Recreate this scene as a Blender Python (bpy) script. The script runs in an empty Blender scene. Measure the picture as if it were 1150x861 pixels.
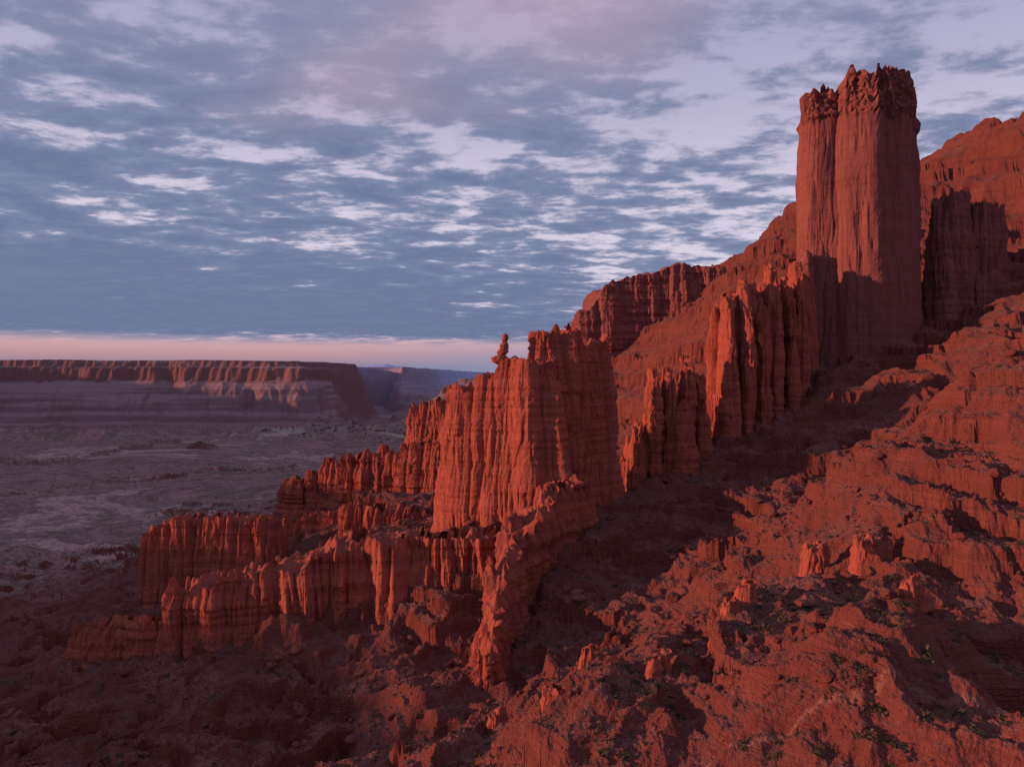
import bpy, math, numpy as np
from mathutils import Vector
rng = np.random.RandomState(7)
# ---------------------------------------------------------------- noise
PERM = np.random.RandomState(3).permutation(256).astype(np.int32)
PERM = np.concatenate([PERM, PERM, PERM])
_a = np.random.RandomState(4).normal(size=(256, 3)); G3 = (_a / np.linalg.norm(_a, axis=1)[:, None])
_t = np.random.RandomState(5).uniform(0, 2*np.pi, 256); G2 = np.stack([np.cos(_t), np.sin(_t)], 1)

def n2(x, y, s=0):
    x = np.asarray(x, float) + s*17.31; y = np.asarray(y, float) - s*9.77
    xf = np.floor(x); yf = np.floor(y); xi = xf.astype(np.int64) & 255; yi = yf.astype(np.int64) & 255
    fx = x-xf; fy = y-yf
    u = fx*fx*fx*(fx*(fx*6-15)+10); v = fy*fy*fy*(fy*(fy*6-15)+10)
    def g(ax, ay):
        h = PERM[PERM[xi+ax]+yi+ay] & 255
        return G2[h, 0]*(fx-ax)+G2[h, 1]*(fy-ay)
    a = g(0, 0); b = g(1, 0); c = g(0, 1); d = g(1, 1)
    p = a+(b-a)*u; q = c+(d-c)*u
    return (p+(q-p)*v)*1.5

def n3(x, y, z, s=0):
    x = np.asarray(x, float)+s*13.7; y = np.asarray(y, float)-s*7.9; z = np.asarray(z, float)+s*3.3
    xf = np.floor(x); yf = np.floor(y); zf = np.floor(z)
    xi = xf.astype(np.int64) & 255; yi = yf.astype(np.int64) & 255; zi = zf.astype(np.int64) & 255
    fx = x-xf; fy = y-yf; fz = z-zf
    f = lambda t: t*t*t*(t*(t*6-15)+10)
    u = f(fx); v = f(fy); w = f(fz)
    def g(ax, ay, az):
        h = PERM[PERM[PERM[xi+ax]+yi+ay]+zi+az] & 255
        return G3[h, 0]*(fx-ax)+G3[h, 1]*(fy-ay)+G3[h, 2]*(fz-az)
    def pl(az):
        a = g(0, 0, az); b = g(1, 0, az); c = g(0, 1, az); d = g(1, 1, az)
        p = a+(b-a)*u; q = c+(d-c)*u
        return p+(q-p)*v
    a = pl(0); b = pl(1)
    return (a+(b-a)*w)*1.6

def fbm2(x, y, lam, o=4, s=0):
    r = 0; a = 1.0; f = 1.0/lam; t = 0
    for i in range(o):
        r = r+a*n2(x*f, y*f, s+i); t += a; a *= 0.5; f *= 2.03
    return r/t*1.5
def ridge2(x, y, lam, o=3, s=0):
    r = 0; a = 1.0; f = 1.0/lam; t = 0
    for i in range(o):
        r = r+a*(1-np.abs(n2(x*f, y*f, s+i))*1.6); t += a; a *= 0.5; f *= 2.1
    return r/t
def sstep(a, b, x):
    t = np.clip((x-a)/(b-a), 0, 1); return t*t*(3-2*t)
def polydist(x, y, pts):
    dm = np.full(np.shape(x), 1e9)
    pts = np.array(pts, float)
    for p, q in zip(pts[:-1], pts[1:]):
        e = q-p; t = np.clip(((x-p[0])*e[0]+(y-p[1])*e[1])/(e@e), 0, 1)
        dm = np.minimum(dm, np.hypot(x-p[0]-t*e[0], y-p[1]-t*e[1]))
    return dm

# ---------------------------------------------------------------- terrain height
CP = np.array([
 # near, bottom of view
 (97,130,-72),(0,160,-92),(-60,190,-114),(-172,230,-134),(-110,180,-130),(40,120,-80),(60,80,-78),(0,60,-100),
 (-247,330,-148),(-315,420,-160),(-450,600,-188),(-640,850,-216),(-900,1300,-227),
 # dome hill
 (225,300,7),(193,290,0),(155,280,-24),(122,272,-42),(98,262,-62),(108,212,-54),(160,212,-42),(146,188,-57),
 (190,250,-16),(230,240,-8),(190,190,-38),
 # hollow between the hill and the tower
 (170,345,-58),(225,370,-36),(290,390,-12),(120,330,-74),
 (116,170,-67),(124,160,-70),
 # near ridge
 (76,182,-56),(73,152,-52),(87,140,-55),(57,160,-60),(29,155,-70),(9,155,-79),(69,125,-63),(105,140,-62),(94,122,-61),
 # amphitheatre
 (25,235,-96),(66,300,-90),(33,335,-90),(33,300,-98),(169,400,-48),(249,450,-12),(310,500,24),(390,520,58),(60,245,-92),
 (90,235,-72),(45,262,-98),(350,560,38),(400,560,62),
 # benches
 (12,365,-80),(-50,385,-86),(-14,352,-83),(-80,365,-88),(-13,300,-116),(-71,310,-122),(-161,325,-131),(-93,260,-128),
 (-186,300,-140),(-12,230,-112),(-42,215,-120),(-24,268,-118),
 (-106,500,-106),(-150,440,-124),(-183,700,-136),(-250,600,-160),(-381,900,-196),(-230,420,-152),
 (60,420,-70),(90,400,-72),(20,500,-80),(0,650,-95),(-100,850,-125),
 # behind
 (147,900,-68),(208,1100,25),(150,1300,50),(314,1300,130),(358,1000,200),(370,880,232),(548,900,275),(637,850,335),
 (525,700,160),(240,640,40),(180,560,-10),(300,700,110),(430,610,85),(150,700,-50),(260,800,130),
 # outside
 (300,150,0),(500,200,80),(200,0,-40),(0,-300,-130),(0,0,-105),(-300,0,-160),(-600,300,-205),(-900,0,-228),
 (-1000,1000,-229),(-500,1500,-229),(-1000,-1000,-229),(0,-1000,-200),(1000,0,200),(1000,800,420),(1500,1500,420),
 (600,1500,330),(200,1700,90),(0,1500,-110),(-200,1200,-185),(0,2000,-200),(-500,2200,-229),(600,450,130),
 (-1500,2000,-229),(1500,-1000,200),(800,2200,300),(-250,1800,-226)], float)
def _solve():
    P = CP[:, :2]; d = np.sqrt(((P[:, None]-P[None])**2).sum(-1)+36.0)
    n = len(P); A = np.zeros((n+1, n+1)); A[:n, :n] = -d; A[:n, n] = 1; A[n, :n] = 1
    A[:n, :n] -= np.eye(n)*0.5
    return np.linalg.solve(A, np.append(CP[:, 2], 0))
RW = _solve()
def rbf(x, y):
    r = np.full(x.shape, RW[-1])
    for (px, py, _), w in zip(CP, RW[:-1]):
        r -= w*np.sqrt((x-px)**2+(y-py)**2+36.0)
    return r

def terrace(z, step, k):
    q = z/step+0.42*np.sin(z/step*2.1)*0.5; i = np.floor(q); f = q-i
    g = 0.22*f + 0.78*sstep(k, 0.97, f)
    q2 = i+g
    return z+(q2-q)*step

def mesa(x, y, d, ztop, zbase, talus, cliff, ztal, pw=1.6, gully=0.0):
    t = np.clip(1+d/talus, 0, 1)
    if np.any(gully):
        t = np.clip(t-gully*3.4*t*(1-t)*(0.4+0.6*t), 0, 1)
    z = zbase+(ztal-zbase)*t**pw
    z = z+(ztop-ztal)*(0.62*sstep(0, cliff, d)+0.08*sstep(cliff, cliff*2.4, d)+0.30*sstep(cliff*2.4, cliff*3.1, d))
    return z
RIVER = [(-300,2560),(-470,2700),(-640,2860),(-600,3120),(-720,3420),(-690,3900),(-900,4500),(-1050,5300)]
FIELDS = [(-900,2520),(-700,2600),(-520,2560),(-380,2480)]

def H(x, y, detail=True):
    x = np.asarray(x, float); y = np.asarray(y, float)
    r = np.hypot(x, y)
    base = rbf(x, y)
    near = 1-sstep(500, 1100, r)
    wx = x+14*fbm2(x, y, 40, 3, 50); wy = y+14*fbm2(x, y, 40, 3, 53)
    g = ridge2(wx, wy, 95, 4, 11)-0.55
    g2 = ridge2(wx, wy, 34, 3, 14)-0.6
    rel = sstep(-229, -195, base)
    base = base+rel*(g*(10+10*(1-near)) + g2*7.0*near + fbm2(x, y, 46, 5, 3)*6)
    base = base+rel*(1-near)*(ridge2(x, y, 190, 4, 60)-0.6)*24
    m = -229+5.0*fbm2(x, y, 380, 4, 9)+1.6*fbm2(x, y, 40, 4, 19)
    wash = ridge2(x+90*n2(x/300, y/300, 25)+20*n2(x/60, y/60, 26), y, 620, 3, 27)
    m = m-8*sstep(0.84, 0.95, wash)
    m = m+26*sstep(1700, 700, r)*sstep(0.05, 0.5, fbm2(x, y, 230, 5, 28))
    m = m+16*sstep(0.22, 0.5, fbm2(x, y, 420, 5, 24))
    mt_ = terrace(m+2*fbm2(x, y, 50, 3, 29), 6.5, 0.75)-2*fbm2(x, y, 50, 3, 29)
    m = 0.3*m+0.7*mt_
    k = 9.0
    base = np.where(base-m > 60, base, m+k*np.log1p(np.exp(np.clip((base-m)/k, -40, 40))))
    if detail:
        wob = 5.5*fbm2(x, y, 62, 4, 31)+0.03*x
        t1 = terrace(base+wob+1.3*fbm2(x, y, 7, 4, 33), 11.5, 0.70)-wob
        wob2 = 3.0*fbm2(x, y, 25, 3, 35)
        t2 = terrace(t1+wob2+0.45*fbm2(x, y, 2.6, 3, 37), 3.1, 0.6)-wob2
        mk = sstep(-0.2, 0.25, fbm2(x, y, 42, 4, 41)+0.04)
        a = rel*(0.12+0.85*mk)*(1-0.6*sstep(800, 1400, r))
        base = base*(1-a)+t2*a
        far_t = terrace(base+8*fbm2(x, y, 90, 4, 43), 42, 0.66)-8*fbm2(x, y, 90, 4, 43)
        b = rel*sstep(550, 900, r)*0.45
        base = base*(1-b)+far_t*b
        fade = 1-sstep(300, 900, r)
        rk = sstep(-0.1, 0.3, fbm2(x, y, 22, 3, 55))
        base = base+fade*(0.8*fbm2(x, y, 7.0, 5, 45)*(0.3+0.7*rel)+rk*1.4*(ridge2(x, y, 4.0, 3, 57)-0.55)+0.35*(ridge2(x, y, 2.2, 2, 47)-0.5))
    w = sstep(1900, 2450, r)
    far = m.copy()
    nz = 110*fbm2(x, y, 900, 5, 71)-60*(1-ridge2(x, y, 330, 4, 73))
    # the big mesa across the valley
    dd = np.minimum(-900-x+0.05*(y-3000), y-3000)+nz*0.7+20
    gl = 22*(ridge2(x, y, 150, 3, 77)-0.6)
    gu = 0.42*(1-ridge2(x+0.3*y, y*0.25, 170, 3, 78))
    far = np.maximum(far, mesa(x, y, dd+gl, 70+5*fbm2(x, y, 500, 2, 75), -229, 580, 20, -20, 1.1, gu))
    d = np.minimum(-1400-x, y-5600)+nz*1.4
    far = np.maximum(far, mesa(x, y, d, -38, -231, 500, 40, -110))
    d = np.minimum(x+400-0.10*(y-3000), y-3050)+nz
    far = np.maximum(far, mesa(x, y, d+gl, -14, -231, 300, 25, -80, 1.2, gu))
    d = np.minimum(x+1450-0.05*(y-8000), y-9000)+nz*2
    far = np.maximum(far, mesa(x, y, d, -70, -229, 900, 50, -130))
    z = base*(1-w)+far*w
    # river corridor
    rd = polydist(x, y, RIVER)
    z = np.where(rd < 260, z+(np.minimum(z, -236)-z)*(1-sstep(35, 200, rd)), z)
    # mesa out of view on the sunset side, added to shade the valley
    nz2 = 70*fbm2(x, y, 700, 4, 81)
    ex = -1330-0.66*np.maximum(y+200, 0)-x
    d = np.minimum(ex, np.minimum(y+2600, 4600-y))+nz2
    top = 76+0.048*np.maximum(y, 0)
    z = np.maximum(z, mesa(x, y, d, top, -231, 420, 60, -40))
    return z

def mesh_obj(name, verts, faces, mat, smooth=False, attrs=None):
    me = bpy.data.meshes.new(name)
    verts = np.ascontiguousarray(verts, dtype=np.float32); faces = np.ascontiguousarray(faces, dtype=np.int32)
    me.vertices.add(len(verts)); me.vertices.foreach_set("co", verts.ravel())
    k = faces.shape[1]
    me.loops.add(faces.size); me.loops.foreach_set("vertex_index", faces.ravel())
    me.polygons.add(len(faces)); me.polygons.foreach_set("loop_start", np.arange(0, faces.size, k, dtype=np.int32))
    me.polygons.foreach_set("use_smooth", np.full(len(faces), smooth))
    me.update(calc_edges=True)
    if attrs:
        for an, av in attrs.items():
            at = me.attributes.new(an, 'FLOAT', 'POINT'); at.data.foreach_set("value", np.ascontiguousarray(av, dtype=np.float32))
    me.materials.append(mat)
    ob = bpy.data.objects.new(name, me); bpy.context.scene.collection.objects.link(ob)
    return ob

# ---------------------------------------------------------------- materials
class NT:
    def __init__(s, tree): s.t = tree; s.n = tree.nodes; s.l = tree.links
    def node(s, typ, **kw):
        n = s.n.new(typ)
        for k, v in kw.items(): setattr(n, k, v)
        return n
    def set(s, sock, v):
        if isinstance(v, bpy.types.NodeSocket): s.l.new(v, sock)
        else: sock.default_value = v
    def math(s, op, a, b=0.0, c=None, clamp=False):
        n = s.node('ShaderNodeMath', operation=op, use_clamp=clamp)
        s.set(n.inputs[0], a); s.set(n.inputs[1], b)
        if c is not None: s.set(n.inputs[2], c)
        return n.outputs[0]
    def vmul(s, v, xyz):
        n = s.node('ShaderNodeVectorMath', operation='MULTIPLY'); s.set(n.inputs[0], v); n.inputs[1].default_value = xyz
        return n.outputs[0]
    def noise(s, v, scale, detail=4, rough=0.55, dist=0.0):
        n = s.node('ShaderNodeTexNoise'); s.set(n.inputs['Vector'], v)
        n.inputs['Scale'].default_value = scale; n.inputs['Detail'].default_value = detail
        n.inputs['Roughness'].default_value = rough; n.inputs['Distortion'].default_value = dist
        return n.outputs['Fac']
    def ramp(s, f, pts, interp='LINEAR'):
        n = s.node('ShaderNodeValToRGB'); n.color_ramp.interpolation = interp
        e = n.color_ramp.elements
        while len(e) > 1: e.remove(e[-1])
        e[0].position = pts[0][0]; e[0].color = (*pts[0][1], 1)
        for p, c in pts[1:]:
            q = e.new(p); q.color = (*c, 1)
        s.set(n.inputs[0], f); return n.outputs[0]
    def maprange(s, v, a, b, c=0.0, d=1.0, smooth=True):
        n = s.node('ShaderNodeMapRange'); n.interpolation_type = 'SMOOTHSTEP' if smooth else 'LINEAR'
        s.set(n.inputs[0], v); n.inputs[1].default_value = a; n.inputs[2].default_value = b
        n.inputs[3].default_value = c; n.inputs[4].default_value = d
        return n.outputs[0]
    def mix(s, f, a, b, mode='MIX'):
        n = s.node('ShaderNodeMix', data_type='RGBA', blend_type=mode)
        s.set(n.inputs[0], f)
        for i, v in ((6, a), (7, b)):
            if isinstance(v, tuple): v = (*v, 1) if len(v) == 3 else v
            s.set(n.inputs[i], v)
        return n.outputs[2]

def new_mat(name):
    m = bpy.data.materials.new(name); m.use_nodes = True
    nt = NT(m.node_tree); nt.n.clear()
    out = nt.node('ShaderNodeOutputMaterial'); b = nt.node('ShaderNodeBsdfDiffuse')
    b.inputs['Roughness'].default_value = 0.3
    nt.l.new(b.outputs[0], out.inputs[0])
    return m, nt, b

def rock_mat(name, dark, mid, light, bump=1.0, ground=False, vstreak=0.55):
    m, nt, b = new_mat(name)
    geo = nt.node('ShaderNodeNewGeometry'); pos = geo.outputs['Position']
    sepn = nt.node('ShaderNodeSeparateXYZ'); nt.l.new(geo.outputs['Normal'], sepn.inputs[0]); nz = sepn.outputs[2]
    strata = nt.noise(nt.vmul(pos, (0.006, 0.006, 0.14)), 1.0, 4, 0.62, 0.25)
    col = nt.ramp(strata, [(0.32, dark), (0.42, mid), (0.475, tuple(0.5*c for c in mid)), (0.50, mid), (0.56, light), (0.60, tuple(0.6*c for c in mid)), (0.66, mid), (0.76, tuple(0.7*c for c in mid))])
    if not ground:
        # desert varnish running down the faces
        streak = nt.noise(nt.vmul(pos, (0.40, 0.40, 0.012)), 1.0, 4, 0.68)
        col = nt.mix(nt.maprange(streak, 0.44, 0.62, 0.0, vstreak), col, tuple(0.45*c for c in dark))
    patch = nt.noise(pos, 0.03, 3, 0.6)
    col = nt.mix(nt.maprange(patch, 0.4, 0.7, 0.0, 0.35), col, light)
    fine = nt.noise(pos, 1.3, 4, 0.7)
    col = nt.mix(nt.maprange(fine, 0.3, 0.7, 0.0, 0.35), tuple(0.65*c for c in mid), col)
    flat = nt.maprange(nz, 0.62, 0.9)
    dust = nt.ramp(patch, [(0.3, (0.13, 0.062, 0.057)), (0.5, (0.21, 0.100, 0.087)), (0.7, (0.31, 0.158, 0.132))])
    if ground:
        dust = nt.mix(nt.maprange(fine, 0.43, 0.60, 0.0, 0.7), dust, (0.080, 0.040, 0.038))
    col = nt.mix(nt.math('MULTIPLY', flat, 0.85), col, dust)
    if ground:
        sp = nt.node('ShaderNodeSeparateXYZ'); nt.l.new(pos, sp.inputs[0])
        low = nt.maprange(sp.outputs[2], -175, -205)
        big = nt.noise(nt.vmul(pos, (1, 1.3, 0)), 0.0024, 9, 0.72, 0.8)
        vcol = nt.ramp(big, [(0.30, (0.19, 0.12, 0.12)), (0.40, (0.44, 0.27, 0.26)), (0.45, (0.19, 0.15, 0.13)), (0.49, (0.43, 0.27, 0.26)), (0.53, (0.20, 0.16, 0.14)), (0.59, (0.60, 0.42, 0.38)), (0.64, (0.28, 0.20, 0.185)), (0.75, (0.47, 0.32, 0.30))])
        scrub = nt.noise(pos, 0.14, 4, 0.8)
        vcol = nt.mix(nt.maprange(scrub, 0.48, 0.60, 0.0, 0.55), vcol, (0.085, 0.074, 0.062))
        atf = nt.node('ShaderNodeAttribute', attribute_name='field')
        vcol = nt.mix(atf.outputs['Fac'], vcol, (0.46, 0.42, 0.33))
        fl2 = nt.maprange(nz, 0.80, 0.93)
        lf = nt.math('MULTIPLY', low, fl2)
        col = nt.mix(lf, col, vcol)
        s2 = nt.noise(pos, 0.55, 3, 0.75)
        sm = nt.math('MULTIPLY', nt.maprange(s2, 0.58, 0.65), nt.maprange(nz, 0.8, 0.95))
        sm = nt.math('MULTIPLY', sm, nt.maprange(patch, 0.4, 0.6, 0.2, 0.8))
        col = nt.mix(sm, col, (0.062, 0.055, 0.04))
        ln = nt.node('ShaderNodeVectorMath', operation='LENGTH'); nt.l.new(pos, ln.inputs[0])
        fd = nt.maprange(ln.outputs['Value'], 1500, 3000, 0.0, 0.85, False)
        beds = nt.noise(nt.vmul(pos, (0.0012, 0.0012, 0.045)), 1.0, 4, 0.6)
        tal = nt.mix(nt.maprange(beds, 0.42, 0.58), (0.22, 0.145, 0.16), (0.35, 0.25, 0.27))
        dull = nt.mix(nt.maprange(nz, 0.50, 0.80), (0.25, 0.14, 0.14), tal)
        col = nt.mix(nt.math('MULTIPLY', fd, nt.math('SUBTRACT', 1.0, lf)), col, dull)  # far cliff and talus colours, paled with distance to suggest air haze
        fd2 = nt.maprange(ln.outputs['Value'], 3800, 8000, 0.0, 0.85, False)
        col = nt.mix(fd2, col, (0.36, 0.42, 0.62))  # blue air haze painted into the farthest terrain colour
        at = nt.node('ShaderNodeAttribute', attribute_name='trail')
        col = nt.mix(nt.math('MULTIPLY', at.outputs['Fac'], 0.5), col, (0.34, 0.18, 0.145))
    nt.l.new(col, b.inputs['Color'])
    h1 = nt.noise(pos, 0.9, 4, 0.68)
    if ground: h2 = nt.noise(nt.vmul(pos, (0.25, 0.25, 1.6)), 1.0, 2, 0.6)
    else: h2 = nt.noise(nt.vmul(pos, (1.0, 1.0, 0.16)), 1.0, 3, 0.6)
    h = nt.math('ADD', nt.math('MULTIPLY', h1, 1.3), nt.math('MULTIPLY', h2, 1.3))
    bp = nt.node('ShaderNodeBump'); bp.inputs['Strength'].default_value = 0.85*bump; bp.inputs['Distance'].default_value = 1.0
    nt.l.new(h, bp.inputs['Height']); nt.l.new(bp.outputs[0], b.inputs['Normal'])
    return m

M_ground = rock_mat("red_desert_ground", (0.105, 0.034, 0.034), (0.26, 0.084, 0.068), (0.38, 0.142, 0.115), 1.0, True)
M_rock = rock_mat("red_sandstone", (0.13, 0.034, 0.033), (0.54, 0.148, 0.102), (0.68, 0.23, 0.165), 0.8)
M_titan = rock_mat("pink_sandstone", (0.15, 0.050, 0.050), (0.37, 0.134, 0.120), (0.44, 0.180, 0.163), 0.7, vstreak=0.8)

# ---------------------------------------------------------------- terrain sheet
def build_terrain():
    a = math.radians(44)
    th = np.concatenate([np.arange(-a, a, 0.0017), np.linspace(a, 2*np.pi-a, 240)[:-1]])
    r = [6.0]
    while r[-1] < 70000:
        q = r[-1]
        r.append(q*(1.05 if q < 85 else 1.0040 if q < 600 else 1.0055 if q < 4200 else 1.016 if q < 9000 else 1.06))
    r = np.array(r); nt_, nr = len(th), len(r)
    T, R = np.meshgrid(th, r)
    X = R*np.sin(T); Y = R*np.cos(T)
    Z = H(X, Y)
    cz = H(np.array([0.0]), np.array([0.0]))
    V = np.stack([X.ravel(), Y.ravel(), Z.ravel()], 1)
    V = np.vstack([V, [0, 0, cz[0]]])
    i = np.arange(nr-1)[:, None]*nt_; j = np.arange(nt_)[None]; j2 = (j+1) % nt_
    F = np.stack([(i+j), (i+j2), (i+nt_+j2), (i+nt_+j)], -1).reshape(-1, 4)[:, ::-1]
    tp = [(14, 118), (26, 128), (40, 131), (52, 129), (62, 127), (74, 127), (88, 124), (104, 126), (125, 118)]
    x, y = V[:, 0], V[:, 1]
    wx = x+1.2*n2(x/9, y/9, 90); wy = y+1.6*n2(x/9, y/9, 91)
    tr = 1-sstep(0.3, 0.8, polydist(wx, wy, tp))
    fd = (1-sstep(50, 62, polydist(x+10*n2(x/90, y/90, 93), y, FIELDS)))*sstep(-0.25, -0.15, n2(x/110, y/90, 94))*0.75
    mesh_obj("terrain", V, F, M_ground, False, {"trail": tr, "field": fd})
build_terrain()

def river():
    m, nt, b = new_mat("river_water")
    nt.n.remove(b); p = nt.node('ShaderNodeBsdfPrincipled'); p.inputs['Base Color'].default_value = (0.10, 0.085, 0.07, 1); p.inputs['Roughness'].default_value = 0.12
    out = [n for n in nt.n if n.type == 'OUTPUT_MATERIAL'][0]; nt.l.new(p.outputs[0], out.inputs[0])
    P = np.array(RIVER, float); t = np.linspace(0, len(P)-1, 120)
    X = np.interp(t, np.arange(len(P)), P[:, 0]); Y = np.interp(t, np.arange(len(P)), P[:, 1])
    dx = np.gradient(X); dy = np.gradient(Y); l = np.hypot(dx, dy); w = 30+6*np.sin(t*3)
    A = np.stack([X+dy/l*w, Y-dx/l*w, X*0-234.5], 1); B = np.stack([X-dy/l*w, Y+dx/l*w, X*0-234.5], 1)
    V = np.vstack([A, B]); i = np.arange(119); F = np.stack([i, i+1, i+121, i+120], 1)
    mesh_obj("river", V, F, m)
river()

# ---------------------------------------------------------------- rock fins / towers
def fin(name, sp, zb, mat=None, flare=0.35, lam=9.0, amp=3.0, jag=6.0, res=0.7, top_pinch=0.3, cap=0.0, strata=1.0, seed=0, round_=0.5, wall_pow=1.6, parent=None, fine=1.0, lump=1.0, crenel=0.0):
    sp = np.array(sp, float)      # x,y,ztop,halfwidth
    seg = np.hypot(*np.diff(sp[:, :2], axis=0).T); S = np.append(0, np.cumsum(seg)); L = S[-1]
    n = max(4, int(L/res)); s = np.linspace(0, L, n)
    P = np.stack([np.interp(s, S, sp[:, k]) for k in range(4)], 1)
    w = max(1, int(min(6, L*0.3)/res)); ker = np.hanning(2*w+3); ker /= ker.sum()
    Pp = np.pad(P, ((w+1, w+1), (0, 0)), mode='edge')
    Ps = np.stack([np.convolve(Pp[:, k], ker, 'valid') for k in range(4)], 1)
    Ps[:, 2] = 0.5*Ps[:, 2]+0.5*P[:, 2]
    tx = np.gradient(Ps[:, 0]); ty = np.gradient(Ps[:, 1]); tl = np.hypot(tx, ty)+1e-9; tx /= tl; ty /= tl
    def arc(idx, a0):
        m = max(6, int(math.pi*Ps[idx, 3]/res)); a = np.linspace(0, math.pi, m+2)[1:-1]+a0
        ca, sa = np.cos(a), np.sin(a)
        k = (np.abs(np.cos(a-a0))**4+np.abs(np.sin(a-a0))**4)**(-0.25*round_)
        return np.stack([np.full(m, Ps[idx, 0]), np.full(m, Ps[idx, 1]), ca*k, sa*k, np.full(m, Ps[idx, 3]), np.full(m, Ps[idx, 2])], 1)
    right = np.stack([Ps[:, 0], Ps[:, 1], ty, -tx, Ps[:, 3], Ps[:, 2]], 1)
    left = np.stack([Ps[:, 0], Ps[:, 1], -ty, tx, Ps[:, 3], Ps[:, 2]], 1)[::-1]
    aE = math.atan2(-tx[-1], ty[-1]); aS = math.atan2(tx[0], -ty[0])
    Lp = np.vstack([right, arc(-1, aE), left, arc(0, aS)])
    cx, cy, nx, ny, hw, zt = Lp.T
    N = len(cx)
    x0 = cx+nx*hw; y0 = cy+ny*hw
    def billow(x, y, z, l, sd):
        b = np.abs(n3(x/l, y/l, z/(l*14), sd))*1.9
        return np.sqrt(np.clip(b, 0, 2)*0.9)       # round ribs, narrow deep grooves
    bj = billow(x0, y0, 0, lam, seed+1); bj2 = np.abs(n2(x0/(lam*.42), y0/(lam*.42), seed+2))*1.7
    ztj = zt+jag*(np.clip(bj, 0, 1.2)-0.6)+jag*0.5*(bj2-0.5)+jag*0.9*n2(x0/(lam*2.5), y0/(lam*2.5), seed+5)
    if crenel: ztj = ztj+crenel*np.tanh(9*n2(x0/9, y0/9, seed+51))+0.5*crenel*np.tanh(9*n2(x0/4.5, y0/4.5, seed+52))
    hgt = np.max(zt)-zb
    nv = int(hgt/(res*1.1)); v = np.linspace(0, 1, nv)[:, None]
    Z = zb+v*(ztj-zb)[None]
    zr = (Z-zb)/hgt
    X = np.broadcast_to(x0, Z.shape); Y = np.broadcast_to(y0, Z.shape)
    xw = X+2.0*n3(X/20, Y/20, Z/40, seed+20); yw = Y+2.0*n3(X/20, Y/20, Z/40, seed+21)
    d = amp*(billow(xw, yw, Z, lam*1.9, seed+7)-0.6)*1.5
    d = d+amp*1.0*fine*(billow(xw, yw, Z, lam, seed+1)-0.6)
    fm = 0.35+0.65*sstep(-0.3, 0.3, n3(X/22, Y/22, Z/26, seed+23))
    d = d+amp*0.55*fine*fm*(np.abs(n3(xw/(lam*.38), yw/(lam*.38), Z/(lam*4), seed+2))*1.7-0.4)
    d = d+amp*0.24*fm*(np.abs(n3(X/(lam*.16), Y/(lam*.16), Z/(lam*1.6), seed+3))*1.7-0.4)
    # horizontal beds: hard layers stand proud, soft ones weather back
    bed = n3(X/90, Y/90, Z/4.2, seed+11)+0.6*n3(X/60, Y/60, Z/1.7, seed+12)
    d = d+strata*(np.tanh(bed*3)*0.5)
    bed2 = n3(X/120, Y/120, Z/13.0, seed+13); d = d+strata*np.tanh(bed2*4)*0.7
    # blocks fallen from the face
    blkf = n3(X/8, Y/8, Z/14, seed+17); d = d-strata*0.9*sstep(0.22, 0.34, blkf)
    d = d+lump*(0.28*n3(X/1.6, Y/1.6, Z/1.6, seed+14)+0.35*n3(X/4, Y/4, Z/6, seed+15))
    pinch = top_pinch*sstep(0.72, 1.0, v)*np.ones_like(Z)
    if cap > 0:
        tz = np.max(zt)-Z
        c = 1-sstep(cap*0.92, cap, tz+3*n2(X/14, Y/14, seed+31))
        blk = np.tanh(8*n3(X/9, Y/9, Z/9, seed+32))+0.7*np.tanh(8*n3(X/4, Y/4, Z/3, seed+33))
        d = d+c*(blk*1.3-1.0)+1.4*c*sstep(cap*0.7, cap*0.8, tz)
    sc = (1+flare*(1-zr)**wall_pow-pinch)*hw[None]
    off = sc+d
    off = np.maximum(off, 0.25*hw[None])
    VX = cx+nx*off; VY = cy+ny*off
    rings = [np.stack([VX, VY, Z], -1)]
    kk = 10
    zc_ = zt-jag*0.1+jag*0.8*n2(cx/(lam*.8), cy/(lam*.8), seed+43)
    for i in range(1, kk+1):
        f = 1-i/kk
        rx = cx+(VX[-1]-cx)*f; ry = cy+(VY[-1]-cy)*f
        fz = f*f*(3-2*f)
        rz = Z[-1]*fz+zc_*(1-fz)
        rz = rz+jag*0.3*n2(rx/(lam*.4), ry/(lam*.4), seed+41)*(1-f**4)
        rings.append(np.stack([rx, ry, rz], -1)[None])
    V = np.concatenate(rings, 0); nr = V.shape[0]
    i = np.arange(nr-1)[:, None]*N; j = np.arange(N)[None]; j2 = (j+1) % N
    F = np.stack([(i+j), (i+j2), (i+N+j2), (i+N+j)], -1).reshape(-1, 4)
    ob = mesh_obj(name, V.reshape(-1, 3), F, mat or M_rock, False)
    if parent: ob.parent = parent
    return ob

def empty(name):
    e = bpy.data.objects.new(name, None); bpy.context.scene.collection.objects.link(e); return e

# big tower
big = empty("great_sandstone_tower")
fin("main_shaft", [(266,576,232,21),(275,574,245,24),(290,570,250,26),(304,577,250,26),(316,588,248,25),(325,596,238,23)], -10, M_titan, 0.20, 16, 3.8, 5, 0.75, 0.03, 42, 0.3, 1, 0.85, 1.2, big, 0.75, 0.4, 5.0)
fin("corner_buttress", [(226,556,76,8),(238,554,100,7)], -40, M_titan, 0.3, 12, 2.5, 8, 0.7, 0.3, 0, 0.6, 60, 0.4, 1.6, big)
sh = empty("shoulder_sandstone_tower")
fin("inner_block", [(374,592,150,13),(386,594,160,13)], 0, M_titan, 0.25, 10, 3.2, 10, 0.9, 0.25, 0, 0.7, 3, 0.5, 1.6, sh)
fin("outer_block", [(405,596,150,12),(424,602,140,11)], 0, M_titan, 0.25, 10, 3.2, 10, 0.9, 0.25, 0, 0.7, 33, 0.5, 1.6, sh)
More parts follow.
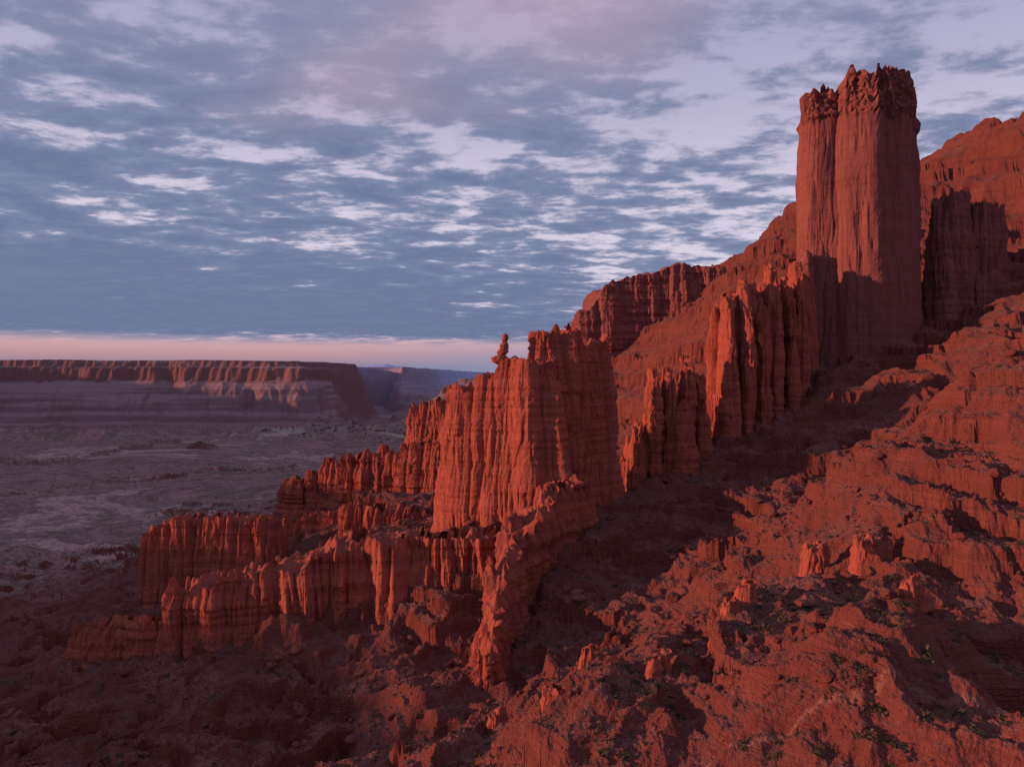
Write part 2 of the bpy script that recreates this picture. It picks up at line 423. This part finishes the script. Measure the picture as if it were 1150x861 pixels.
# fluted wall stepping down from it: a back wall with separate ribs and spires in front
fl = empty("fluted_sandstone_wall")
fin("upper_wall", [(230,546,80,11),(208,530,70,12),(186,514,66,13),(166,500,56,12),(150,488,44,10)], -95, M_rock, 0.35, 12, 4.6, 14, 0.7, 0.3, 0, 0.6, 4, 0.4, 1.6, fl)
for k, (x, y, zt, h, ln) in enumerate([(152,484,58,5.5,20),(166,494,70,5.0,26),(178,502,58,4.2,30),(192,512,84,6.0,24),(207,524,70,4.6,30),(221,536,90,5.5,24)]):
    fin("spire_%d" % (k+1), [(x,y,zt,h),(x-1,y-ln*.5,zt-9,h*.9),(x-3,y-ln,zt-34,h*.7)], -98, M_rock, 0.7, 6.5, 2.2, 9, 0.6, 0.35, 0, 0.7, 70+3*k, 0.4, 1.4, fl)
fin("lower_pinnacle_ridge", [(128,468,-14,7),(112,460,-12,7),(96,450,-20,7),(84,444,-36,7),(74,438,-52,7)], -100, M_rock, 0.5, 8, 3.0, 12, 0.6, 0.4, 0, 0.8, 5, 0.4, 1.6, fl)
for k, (x, y, zt, h, ln) in enumerate([(127,464,2,4.5,14),(116,460,14,4.0,16),(103,452,6,4.6,16),(92,446,6,3.4,12),(80,440,-30,4.5,12)]):
    fin("pinnacle_%d" % (k+1), [(x,y,zt,h),(x-1,y-ln,zt-12,h*.8)], -98, M_rock, 0.8, 5.5, 1.9, 8, 0.5, 0.4, 0, 0.8, 100+3*k, 0.4, 1.4, fl)
fin("slender_pillar", [(107,428,-14,3.2),(112,430,-20,3.4)], -90, M_rock, 0.7, 5, 1.3, 4, 0.5, 0.3, 0, 0.9, 6, 0.4, 1.6, fl)
# middle tower
mt = empty("corkscrew_summit_tower")
fin("sunlit_slab", [(-30,392,-8,9),(-18,386,-4,10),(-8,381,2,10),(2,377,10,10),(10,375,10,11),(16,376,6,12)], -105, M_rock, 0.95, 10, 2.6, 8, 0.5, 0.25, 0, 0.7, 7, 0.6, 1.5, mt, 0.9, 0.8)
fin("shaded_slab", [(19,384,24,9),(28,390,26,9),(40,402,20,10),(52,412,20,9)], -100, M_rock, 0.55, 9, 3.6, 10, 0.5, 0.25, 0, 0.9, 8, 0.6, 1.7, mt)
def corkscrew():
    prof = [(-8,-6,0,5.5),(0,-6,0,4.2),(4,-5.8,0,3.0),(6,-5.6,0,2.2),(8,-6.5,0,4.6),(10,-6.8,0,4.9),(11.5,-6.2,0,2.4),(13.5,-5.0,0,3.4),(15,-4.6,0,2.2),(17,-4.6,0,2.6),(19,-4.0,0,1.3),(21,-3.6,0,1.9),(23,-3.8,0,1.2),(24,-3.8,0,0.1)]
    p = np.array(prof); zz = np.linspace(-8, 24, 90); a = np.linspace(0, 2*np.pi, 48, endpoint=False)
    cx = np.interp(zz, p[:,0], p[:,1]); r = np.interp(zz, p[:,0], p[:,3])
    X = cx[:,None]+r[:,None]*np.cos(a); Y = 380+r[:,None]*np.sin(a)*0.9; Z = np.repeat(zz[:,None], 48, 1)
    k = 0.7*n3(X/2.2, Y/2.2, Z/1.4, 5)+0.4*n3(X/.9, Y/.9, Z/.7, 6)
    X = X+k*np.cos(a); Y = Y+k*np.sin(a)
    V = np.stack([X, Y, Z], -1).reshape(-1, 3); i = np.arange(89)[:, None]*48; j = np.arange(48)[None]; j2 = (j+1) % 48
    F = np.stack([(i+j), (i+j2), (i+48+j2), (i+48+j)], -1).reshape(-1, 4)
    ob = mesh_obj("corkscrew_summit", V, F, M_rock); ob.parent = mt
corkscrew()
# ragged spine running towards the viewer
fin("sandstone_spine", [(36,366,-54,8),(24,350,-56,8),(10,328,-67,7),(-1,305,-74,7),(-5,288,-84,6),(-8,270,-96,5),(-10,256,-107,4)], -130, M_rock, 0.4, 6, 2.6, 9, 0.45, 0.25, 0, 1.5, 9, 0.4)
# lower fluted bench wall
fin("fluted_bench_wall", [(-14,346,-79,13),(-47,346,-80,13),(-79,346,-83,13),(-104,341,-89,12),(-120,338,-95,10),(-133,335,-100,11),(-160,331,-104,10)], -142, M_rock, 0.4, 8, 3.8, 6, 0.5, 0.12, 0, 1.0, 10, 0.4)
fin("low_ragged_outcrop", [(-172,330,-117,6),(-195,331,-118,6),(-212,333,-124,5)], -145, M_rock, 0.4, 6, 2.2, 6, 0.5, 0.3, 0, 1.3, 11)
fin("fluted_rock_fin", [(-248,470,-108,9),(-232,470,-98,9),(-200,468,-97,10),(-168,466,-94,10),(-158,464,-98,7)], -175, M_rock, 0.35, 8, 3.4, 7, 0.6, 0.25, 0, 0.9, 12)
fin("fluted_rock_fin", [(-106,452,-84,8),(-85,448,-88,8),(-58,440,-90,8)], -125, M_rock, 0.35, 7, 3.0, 10, 0.6, 0.35, 0, 1.0, 13)
# ragged line of distant spires
for k, (x, y, zt, h, x2, y2, z2) in enumerate([(-268,805,-126,8,-250,802,-120),(-236,800,-110,9,-228,800,-116),(-214,798,-94,9,-204,796,-104),(-192,792,-98,11,-160,786,-88),(-146,784,-78,9,-132,782,-92),(-118,780,-80,12,-80,770,-74)]):
    fin("distant_butte", [(x,y,zt,h),(x2,y2,z2,h)], -180, M_rock, 0.9, 13, 4.5, 14, 1.1, 0.45, 0, 2.0, 140+3*k)
fin("low_ragged_outcrop", [(-190,600,-128,9),(-165,596,-118,9),(-140,590,-116,10),(-118,588,-112,9)], -170, M_rock, 0.5, 10, 4, 10, 0.9, 0.4, 0, 1.4, 24)
fin("small_butte", [(-140,1000,-50,12),(-105,990,-34,14)], -120, M_rock, 0.6, 14, 4.0, 14, 1.5, 0.3, 0, 1.5, 15)
fin("valley_butte", [(-1010,2150,-216,10),(-985,2150,-204,7),(-950,2150,-217,12)], -240, M_ground, 2.2, 14, 3.0, 5, 1.5, 0.5, 0, 1.5, 16)
fin("plateau_rim_cliff", [(128,1235,112,14),(150,1245,150,22),(185,1250,166,26),(222,1255,180,28),(265,1260,192,28),(306,1262,208,30),(355,1270,200,30),(420,1290,200,40)], 20, M_titan, 0.7, 34, 9, 9, 2.0, 0.15, 0, 2.0, 17, fine=0.7)
# small hoodoos standing on the near slopes
for k, (x, y, h, w_) in enumerate([(33,158,6,1.3),(36,160,4.5,1.1),(52,172,7,1.5),(56,174,5,1.6),(88,150,7,1.6),(91,151,4,1.3),(10,165,4.5,1.6),(64,186,6,1.8),(20,178,5,1.5),(112,216,7,2.4),(118,218,5,2.2),(100,224,8,2.4),(-4,196,5,1.6)]):
    z0 = float(H(np.array([x*1.0]), np.array([y*1.0]))[0])
    fin("hoodoo", [(x-w_*.6,y,z0+h*.8,w_),(x+w_*.6,y+w_*.3,z0+h,w_*.9)], z0-5, M_rock, 0.6, 2.6, 0.6, 1.6, 0.22, 0.2, 0, 0.6, 200+3*k, 0.3, 1.4, lump=1.0)

# ---------------------------------------------------------------- boulders
def ico():
    import bmesh
    bm = bmesh.new(); bmesh.ops.create_icosphere(bm, subdivisions=2, radius=1)
    v = np.array([p.co[:] for p in bm.verts]); f = np.array([[q.index for q in p.verts] for p in bm.faces]); bm.free(); return v, f
iv, if_ = ico()
def scatter(n, rmin, rmax, amin=-0.75, amax=0.75, seed=1):
    rg = np.random.RandomState(seed)
    r = rmin*(rmax/rmin)**rg.rand(n); t = amin+(amax-amin)*rg.rand(n)
    return r*np.sin(t), r*np.cos(t), rg
def boulders():
    x, y, rg = scatter(36000, 70, 450, seed=5)
    keep = (fbm2(x, y, 18, 3, 100)+0.25*rg.randn(len(x))) > 0.10
    x, y = x[keep], y[keep]; n = len(x); z = H(x, y)
    s = 0.26+0.42*rg.pareto(2.6, n); s = np.clip(s, 0.25, 2.6)*np.clip(np.hypot(x, y)/200, 0.6, 1.3)
    vs = []; fs = []
    for i in range(n):
        v = iv.copy()
        for _ in range(6):
            nn = rg.normal(size=3); nn /= np.linalg.norm(nn); lim = rg.uniform(0.45, 0.75)
            dd = v@nn; v = v-np.clip(dd-lim, 0, None)[:, None]*nn
        v = v*np.array([1.15, rg.uniform(.6, 1.1), rg.uniform(.5, .9)])
        a = rg.uniform(0, 6.28); c, q = math.cos(a), math.sin(a)
        v = np.stack([v[:, 0]*c-v[:, 1]*q, v[:, 0]*q+v[:, 1]*c, v[:, 2]], 1)*s[i]+[x[i], y[i], z[i]+0.12*s[i]]
        vs.append(v); fs.append(if_+i*len(iv))
    mesh_obj("boulders", np.vstack(vs), np.vstack(fs), M_ground)
boulders()
# ---------------------------------------------------------------- vegetation
def leafmat(name, a, b_):
    m, nt, b = new_mat(name)
    geo = nt.node('ShaderNodeNewGeometry')
    nt.l.new(nt.ramp(nt.noise(geo.outputs['Position'], 0.4, 3), [(0.35, a), (0.65, b_)]), b.inputs['Color'])
    return m
def clumps(name, x, y, z, R, k, rg, mat, squash=0.85, leaf=0.20):
    n = len(x)
    d = rg.normal(size=(n, k, 3)); d /= np.linalg.norm(d, axis=2)[..., None]; d[..., 2] = np.abs(d[..., 2])*squash
    c = d*(rg.uniform(0.35, 1, (n, k, 1))*R[:, None, None])+np.stack([x, y, z], 1)[:, None]
    tri = rg.normal(size=(n, k, 3, 3))*leaf*R[:, None, None, None]+c[:, :, None]
    V = tri.reshape(-1, 3); F = np.arange(len(V)).reshape(-1, 3)
    mesh_obj(name, V, F, mat)
def shrubs():
    x, y, rg = scatter(20000, 80, 1000, seed=9)
    e = 1.5
    z = H(x, y); sl = np.hypot(H(x+e, y)-H(x-e, y), H(x, y+e)-H(x, y-e))/(2*e)
    keep = (sl < 0.75) & (fbm2(x, y, 30, 3, 120)+0.3*rg.randn(len(x)) > 0.05)
    x, y, z = x[keep], y[keep], z[keep]; n = len(x)
    R = rg.uniform(0.4, 1.1, n)*np.where(rg.rand(n) < 0.25, 1.6, 1)
    clumps("desert_shrubs", x, y, z, R, 34, rg, leafmat("sage_leaves", (0.042, 0.045, 0.028), (0.11, 0.10, 0.062)))
shrubs()
def riverside():
    rg = np.random.RandomState(12)
    P = np.array(FIELDS+RIVER[:4], float); t = rg.uniform(0, len(P)-1, 900)
    x = np.interp(t, np.arange(len(P)), P[:, 0])+rg.normal(0, 55, 900); y = np.interp(t, np.arange(len(P)), P[:, 1])+rg.normal(0, 60, 900)
    k = (fbm2(x, y, 90, 2, 140)+0.2*rg.randn(900)) > 0.1
    x, y = x[k], y[k]
    clumps("riverside_trees", x, y, H(x, y), rg.uniform(2.5, 6, len(x)), 40, rg, leafmat("cottonwood_leaves", (0.06, 0.065, 0.045), (0.11, 0.115, 0.075)), 1.0, 0.22)
riverside()

# ---------------------------------------------------------------- distant mountains
def mountains():
    m, nt, b = new_mat("haze_tinted_rock")
    b.inputs['Color'].default_value = (0.42, 0.56, 0.82, 1)  # pale blue is air haze put into the rock colour
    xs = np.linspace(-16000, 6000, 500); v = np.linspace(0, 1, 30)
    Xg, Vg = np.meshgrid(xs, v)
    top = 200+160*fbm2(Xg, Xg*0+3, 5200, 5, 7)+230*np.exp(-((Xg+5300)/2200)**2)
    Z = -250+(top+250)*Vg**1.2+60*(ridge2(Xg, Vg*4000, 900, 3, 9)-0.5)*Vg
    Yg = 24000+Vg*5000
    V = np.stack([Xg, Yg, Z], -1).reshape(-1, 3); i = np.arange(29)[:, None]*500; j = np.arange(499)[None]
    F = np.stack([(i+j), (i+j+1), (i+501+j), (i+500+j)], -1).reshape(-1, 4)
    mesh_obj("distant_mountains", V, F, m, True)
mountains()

# ---------------------------------------------------------------- sun, sky
sun_dir = Vector((-0.965, -0.22, 0.125)).normalized()
el = math.asin(sun_dir.z); az = math.atan2(sun_dir.x, sun_dir.y)
L = bpy.data.lights.new("sun", 'SUN'); L.energy = 5.0; L.angle = math.radians(0.6); L.color = (1.0, 0.44, 0.27)
lo = bpy.data.objects.new("sun", L); bpy.context.scene.collection.objects.link(lo)
lo.rotation_mode = 'QUATERNION'; lo.rotation_quaternion = (-sun_dir).to_track_quat('-Z', 'Y')

w = bpy.data.worlds.new("World"); bpy.context.scene.world = w; w.use_nodes = True
nt = NT(w.node_tree); nt.n.clear()
out = nt.node('ShaderNodeOutputWorld'); bg = nt.node('ShaderNodeBackground'); nt.l.new(bg.outputs[0], out.inputs[0])
sky = nt.node('ShaderNodeTexSky', sky_type='NISHITA'); sky.sun_disc = False; sky.sun_elevation = el; sky.sun_rotation = az % (2*math.pi)
tc = nt.node('ShaderNodeTexCoord'); D = tc.outputs['Generated']
sp = nt.node('ShaderNodeSeparateXYZ'); nt.l.new(D, sp.inputs[0]); dx, dy, dz = sp.outputs
def lin(r, g, b_):
    f = lambda c: (c/255/12.92) if c <= 10 else ((c/255+0.055)/1.055)**2.4
    return (f(r), f(g), f(b_))
zc = nt.math('MAXIMUM', dz, 0.0)
clear = nt.ramp(zc, [(0.0, lin(108, 124, 160)), (0.012, lin(128, 128, 160)), (0.026, lin(186, 146, 158)), (0.042, lin(212, 168, 174)), (0.065, lin(205, 188, 210)), (0.12, lin(224, 215, 235)),
                     (0.24, lin(220, 211, 232)), (0.36, lin(188, 184, 214)), (0.47, lin(166, 167, 202)), (0.6, lin(94, 98, 140)), (1.0, lin(48, 54, 96))])
skm = nt.vmul(sky.outputs[0], (0.07, 0.07, 0.07))
clear = nt.mix(0.08, clear, skm)
hz = nt.math('MULTIPLY', nt.maprange(zc, 0.06, 0.02), nt.maprange(dx, -0.35, 0.1, 0.0, 0.75))
clear = nt.mix(hz, clear, lin(150, 152, 184))
# cloud sheet, seen in perspective: intersect the view direction with a flat layer
den = nt.math('ADD', zc, 0.065)
cv = nt.node('ShaderNodeCombineXYZ')
nt.l.new(nt.math('DIVIDE', dx, den), cv.inputs[0]); nt.l.new(nt.math('DIVIDE', dy, den), cv.inputs[1])
C = cv.outputs[0]
n_a = nt.noise(nt.vmul(C, (0.55, 0.9, 1)), 1.0, 2, 0.5, 0.3)
n_b = nt.noise(nt.vmul(C, (2.5, 3.3, 1)), 1.0, 6, 0.60, 0.2)
n_c = nt.noise(nt.vmul(C, (7.5, 9.5, 1)), 1.0, 4, 0.6, 0.2)
f = nt.math('ADD', nt.math('MULTIPLY', n_a, 0.38), nt.math('MULTIPLY', n_b, 0.75))
f = nt.math('ADD', f, nt.math('MULTIPLY', n_c, 0.32))
f = nt.math('SUBTRACT', f, 0.033)
lr = nt.maprange(dx, -0.5, 0.5, 0.055, -0.012, False)
f = nt.math('ADD', f, lr)
bank = nt.math('MULTIPLY', nt.maprange(zc, 0.05, 0.07), nt.maprange(zc, 0.20, 0.09))
bank = nt.math('MULTIPLY', bank, nt.maprange(dx, 0.25, -0.25, 0.3, 1.0))
f = nt.math('ADD', f, nt.math('MULTIPLY', bank, 0.20))
cov = nt.maprange(f, 0.605, 0.73)
cov = nt.math('MULTIPLY', cov, nt.maprange(zc, 0.038, 0.058))
ccol = nt.ramp(f, [(0.60, lin(190, 172, 198)), (0.66, lin(146, 150, 180)), (0.75, lin(114, 128, 162)), (0.86, lin(98, 114, 150)), (0.98, lin(108, 120, 154))])
ccol = nt.mix(nt.maprange(zc, 0.25, 0.5, 0.0, 0.35), ccol, lin(172, 160, 190))
ccol = nt.mix(nt.math('MULTIPLY', bank, 0.4), ccol, lin(98, 114, 148))
pk = nt.math('MULTIPLY', nt.maprange(n_a, 0.47, 0.65), nt.maprange(zc, 0.24, 0.44, 0.0, 0.5))
col = nt.mix(nt.math('MULTIPLY', cov, 0.94), clear, ccol)
col = nt.mix(pk, col, lin(206, 174, 190))
nt.l.new(col, bg.inputs[0]); bg.inputs[1].default_value = 1.0
try:
    w.cycles.sampling_method = 'MANUAL'; w.cycles.sample_map_resolution = 512
except Exception: pass

# ---------------------------------------------------------------- camera
cam = bpy.data.cameras.new("camera"); cam.lens = 24; cam.sensor_width = 36; cam.clip_start = 0.5; cam.clip_end = 100000
co = bpy.data.objects.new("camera", cam); bpy.context.scene.collection.objects.link(co)
co.location = (0, 0, 0); co.rotation_euler = (math.radians(90-0.63), 0, 0)
sc = bpy.context.scene; sc.camera = co
sc.view_settings.view_transform = 'Standard'; sc.view_settings.look = 'None'; sc.view_settings.exposure = 0
